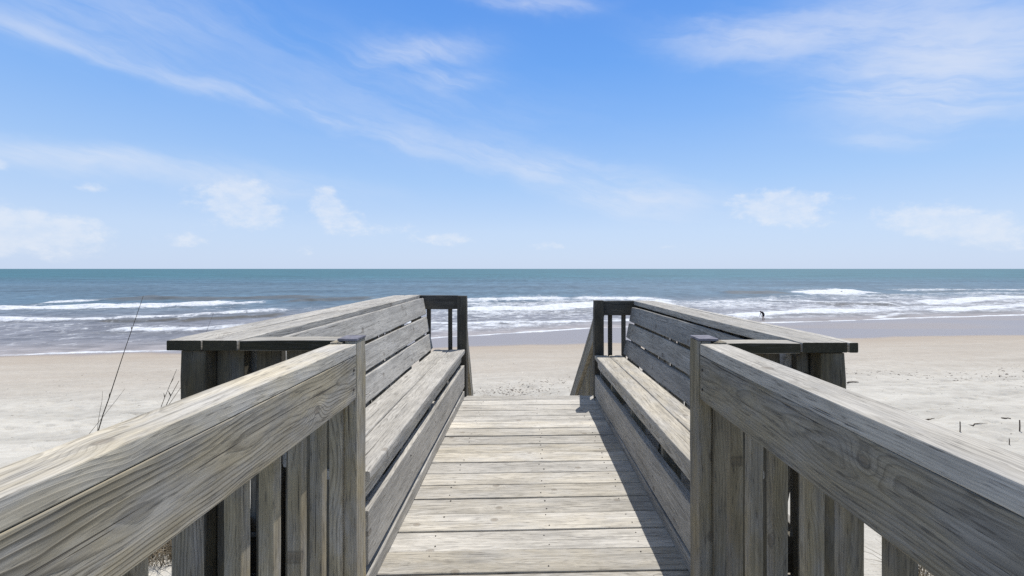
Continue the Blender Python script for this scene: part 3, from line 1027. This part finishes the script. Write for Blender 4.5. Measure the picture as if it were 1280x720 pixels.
# gull gliding low over the breaker
FEA = plain('dark_feathers', (0.05, 0.045, 0.045), 0.7)
bx, by = px_sea(1052, 366)
bird = empty('seabird', (bx, by - 20, SEA + 1.35), 'dark seabird gliding with spread wings low over the white breaker', 'bird')
bz = EYE - (364.3 - HZ) / F * (by - 20)
bird.location = ((1052 - VPX) / F * (by - 20), by - 20, bz)
bj = [((0, 0, 0), 0.07, 0.075), ((0.14, 0, 0.0), 0.035), ((0.27, 0, 0.0), 0.03, 0.012), ((-0.12, 0, 0.01), 0.055), ((-0.20, 0, 0.03), 0.04), ((-0.29, 0, 0.02), 0.01),
      ((0.2, 0.28, 0.10), 0.06, 0.014), ((0.42, 0.50, 0.04), 0.04, 0.010), ((0.62, 0.62, -0.02), 0.015, 0.006),
      ((-0.2, -0.24, 0.09), 0.06, 0.014), ((-0.42, -0.44, 0.05), 0.04, 0.010), ((-0.62, -0.55, 0.0), 0.015, 0.006)]
skin_mesh('body', bj, [(0, 1), (1, 2), (0, 3), (3, 4), (4, 5), (0, 6), (6, 7), (7, 8), (0, 9), (9, 10), (10, 11)], [FEA], bird)

# ------------------------------------------------------------------ light and sky
sun_dir = V(0.205, 0.36, 0.91).normalized()
elev = math.asin(sun_dir.z)
azim = math.atan2(sun_dir.x, sun_dir.y)
sl = bpy.data.lights.new('sun', 'SUN')
sl.energy = 4.6
sl.angle = math.radians(0.53)
sl.color = (1.0, 0.963, 0.91)
so = bpy.data.objects.new('sun', sl)
COL.objects.link(so)
so.rotation_euler = sun_dir.to_track_quat('Z', 'Y').to_euler()
so.location = sun_dir * 40

world = bpy.data.worlds.new('World')
sc.world = world
world.use_nodes = True
t = NT(world.node_tree)
sky = t.new('ShaderNodeTexSky', sky_type='NISHITA')
sky.sun_disc = False
sky.sun_elevation = elev
sky.sun_rotation = azim
sky.altitude = 0
sky.air_density = 1.0
sky.dust_density = 0.6
sky.ozone_density = 2.0
dirv = t.new('ShaderNodeTexCoord').outputs['Generated']
dx, dy, dz = t.sep(dirv)
az = t.m('ARCTAN2', dx, dy)
el = t.m('ARCSINE', dz)


def ae(x, y):
    a, b = (x - VPX) / F, (HZ - y) / F
    return math.atan2(a, 1), math.atan2(b, math.hypot(a, 1))


# wandering of the cloud shapes
wn = t.noise(t.xyz(t.mul(az, 5.0), t.mul(el, 9.0), 1.7), 1.0, 4.0, 0.6)[1]
w1, w2, _ = t.sep(wn)
azc = t.add(az, t.mul(t.sub(w1, 0.5), 0.10))
elc = t.add(el, t.mul(t.sub(w2, 0.5), 0.07))


def blob(p, q, wd, amp, A=az, E=el):
    """soft stroke from p to q (photo pixels) as an ellipse on the sky, width wd px"""
    a0, e0 = ae(*p); a1, e1 = ae(*q)
    ca, ce = (a0 + a1) / 2, (e0 + e1) / 2
    L = max(math.hypot(a1 - a0, e1 - e0) / 2, 1e-3)
    an = math.atan2(e1 - e0, a1 - a0)
    c, s = math.cos(an), math.sin(an)
    da, de = t.sub(A, ca), t.sub(E, ce)
    u = t.mul(t.add(t.mul(da, c), t.mul(de, s)), 1 / L)
    v = t.mul(t.sub(t.mul(de, c), t.mul(da, s)), F / wd)
    r = t.add(t.mul(u, u), t.mul(v, v))
    return t.mul(t.m('EXPONENT', t.mul(r, -1.0)), amp)


def total(lst):
    o = lst[0]
    for q in lst[1:]:
        o = t.add(o, q)
    return o


C = lambda p, q, w, a: blob(p, q, w, a, azc, elc)
cirrus = total([
    C((-60, 8), (150, 68), 9, 0.42), C((60, 45), (330, 128), 7, 0.55), C((250, 95), (520, 178), 10, 0.38),
    C((430, 155), (760, 225), 17, 0.40), C((200, 30), (680, 160), 48, 0.22), C((-40, 0), (280, 30), 26, 0.42),
    C((-80, 186), (230, 208), 11, 0.75), C((120, 200), (440, 238), 13, 0.50),
    C((450, 64), (585, 62), 13, 0.95), C((530, 99), (610, 102), 10, 0.85), C((610, 2), (735, 8), 9, 0.85),
    C((830, 45), (1000, 52), 16, 0.75), C((920, 55), (1160, 8), 24, 0.85), C((1080, 20), (1300, 10), 34, 0.5),
    C((1030, 112), (1300, 62), 34, 1.05), C((1100, 75), (1320, 60), 30, 0.7), C((1050, 110), (1310, 128), 12, 0.75),
    C((1120, 140), (1260, 150), 12, 0.3), C((1060, 172), (1160, 176), 9, 0.5),
    C((640, 205), (860, 260), 20, 0.55), C((620, 190), (760, 215), 14, 0.25), C((720, 246), (880, 250), 14, 0.5),
])
fibr = t.noise(t.xyz(t.add(t.mul(azc, 5.0), t.mul(elc, 4.0)), t.sub(t.mul(elc, 26.0), t.mul(azc, -6.0)), 0.4), 1.0, 5.0, 0.62)[0]
soft = t.noise(t.xyz(t.mul(az, 7.0), t.mul(el, 14.0), 5.0), 1.0, 5.0, 0.6)[0]
cir = t.mul(cirrus, t.mul(t.ss(fibr, 0.30, 0.70, 0.25, 1.30), t.ss(soft, 0.25, 0.7, 0.65, 1.1)))
cir = t.mul(t.sub(1.0, t.m('EXPONENT', t.mul(cir, -1.05))), 0.72)

cum = total([
    blob((238, 248), (345, 258), 26, 1.0), blob((275, 238), (330, 245), 16, 0.55), blob((300, 265), (360, 275), 12, 0.6),
    blob((385, 252), (430, 262), 17, 0.95), blob((398, 240), (420, 244), 10, 0.5), blob((400, 272), (468, 288), 17, 0.8),
    blob((-40, 276), (50, 274), 17, 0.85), blob((20, 288), (150, 292), 15, 0.95), blob((-20, 293), (60, 300), 14, 0.55),
    blob((515, 298), (598, 301), 8, 0.9), blob((905, 256), (1010, 262), 17, 0.95), blob((960, 245), (1060, 250), 10, 0.75), blob((940, 268), (1050, 278), 13, 0.6),
    blob((1095, 272), (1200, 276), 15, 0.85), blob((1150, 278), (1285, 284), 16, 0.95), blob((1200, 292), (1300, 298), 12, 0.55),
    blob((205, 299), (260, 302), 8, 0.8), blob((660, 306), (710, 309), 7, 0.65), blob((85, 233), (132, 235), 6, 0.75),
    blob((-30, 206), (14, 207), 6, 0.9), blob((360, 313), (400, 315), 6, 0.6), blob((50, 315), (120, 318), 9, 0.6), blob((470, 284), (530, 286), 7, 0.5),
    blob((-20, 313), (20, 314), 8, 0.6), blob((820, 308), (860, 310), 6, 0.4),
])
cn = t.noise(t.xyz(t.mul(az, 30.0), t.mul(el, 46.0), 2.0), 1.0, 7.0, 0.66)[0]
cd = t.ss(t.add(cum, t.mul(t.sub(cn, 0.5), 1.5)), 0.26, 0.92)
cd = t.mul(cd, t.ss(cum, 0.05, 0.3))
cd = t.mul(cd, t.ss(cn, 0.3, 0.7, 0.24, 0.56))

hs = t.new('ShaderNodeHueSaturation')
hs.inputs['Saturation'].default_value = 1.35
hs.inputs['Value'].default_value = 1.45
t.put(hs.inputs['Color'], sky.outputs[0])
# blue paling to lavender white at the horizon; unseen zenith greyed against blue fill
ramp = t.new('ShaderNodeValToRGB')
cr = ramp.color_ramp
SKY = [(0.0, (0.565, 0.685, 0.90)), (0.08, (0.54, 0.68, 0.915)), (0.18, (0.39, 0.59, 0.915)), (0.31, (0.24, 0.465, 0.90)), (0.42, (0.155, 0.38, 0.87)), (0.54, (0.115, 0.315, 0.82)), (0.72, (0.27, 0.33, 0.45)), (1.0, (0.33, 0.355, 0.40))]
while len(cr.elements) < len(SKY): cr.elements.new(0.5)
for q, (p, c_) in zip(cr.elements, SKY):
    q.position = p; q.color = (*c_, 1)
t.put(ramp.inputs[0], el)
tint = t.mix(1.0, ramp.outputs[0], (7.7, 7.7, 7.7), 'MULTIPLY')
skyc = t.mix(0.93, hs.outputs[0], tint)
W = (6.3, 6.55, 7.1)
skyc = t.mix(cir, skyc, W)
skyc = t.mix(cd, skyc, (6.5, 6.75, 7.2))
bg = t.new('ShaderNodeBackground')
t.put(bg.inputs['Color'], skyc)
bg.inputs['Strength'].default_value = 0.13
ow = t.new('ShaderNodeOutputWorld')
t.l.new(bg.outputs[0], ow.inputs['Surface'])

# ------------------------------------------------------------------ camera
cam = bpy.data.cameras.new('camera')
cam.sensor_width = 36.0
cam.lens = F / 1280 * 36
cam.shift_x = -20 / 1280
cam.shift_y = -24 / 1280
cam.clip_start = 0.02
cam.clip_end = 100000
co = bpy.data.objects.new('camera', cam)
COL.objects.link(co)
co.location = (0, 0, EYE)
co.rotation_euler = (math.pi / 2, 0, 0)
sc.camera = co

vs = sc.view_settings
sc.display_settings.display_device = 'sRGB'
vs.view_transform = 'Standard'
vs.look = 'None'
vs.exposure = 0.0
vs.gamma = 1.0
vs.use_curve_mapping = False
sc.cycles.use_denoising = False
sc.cycles.max_bounces = 6
sc.cycles.diffuse_bounces = 4
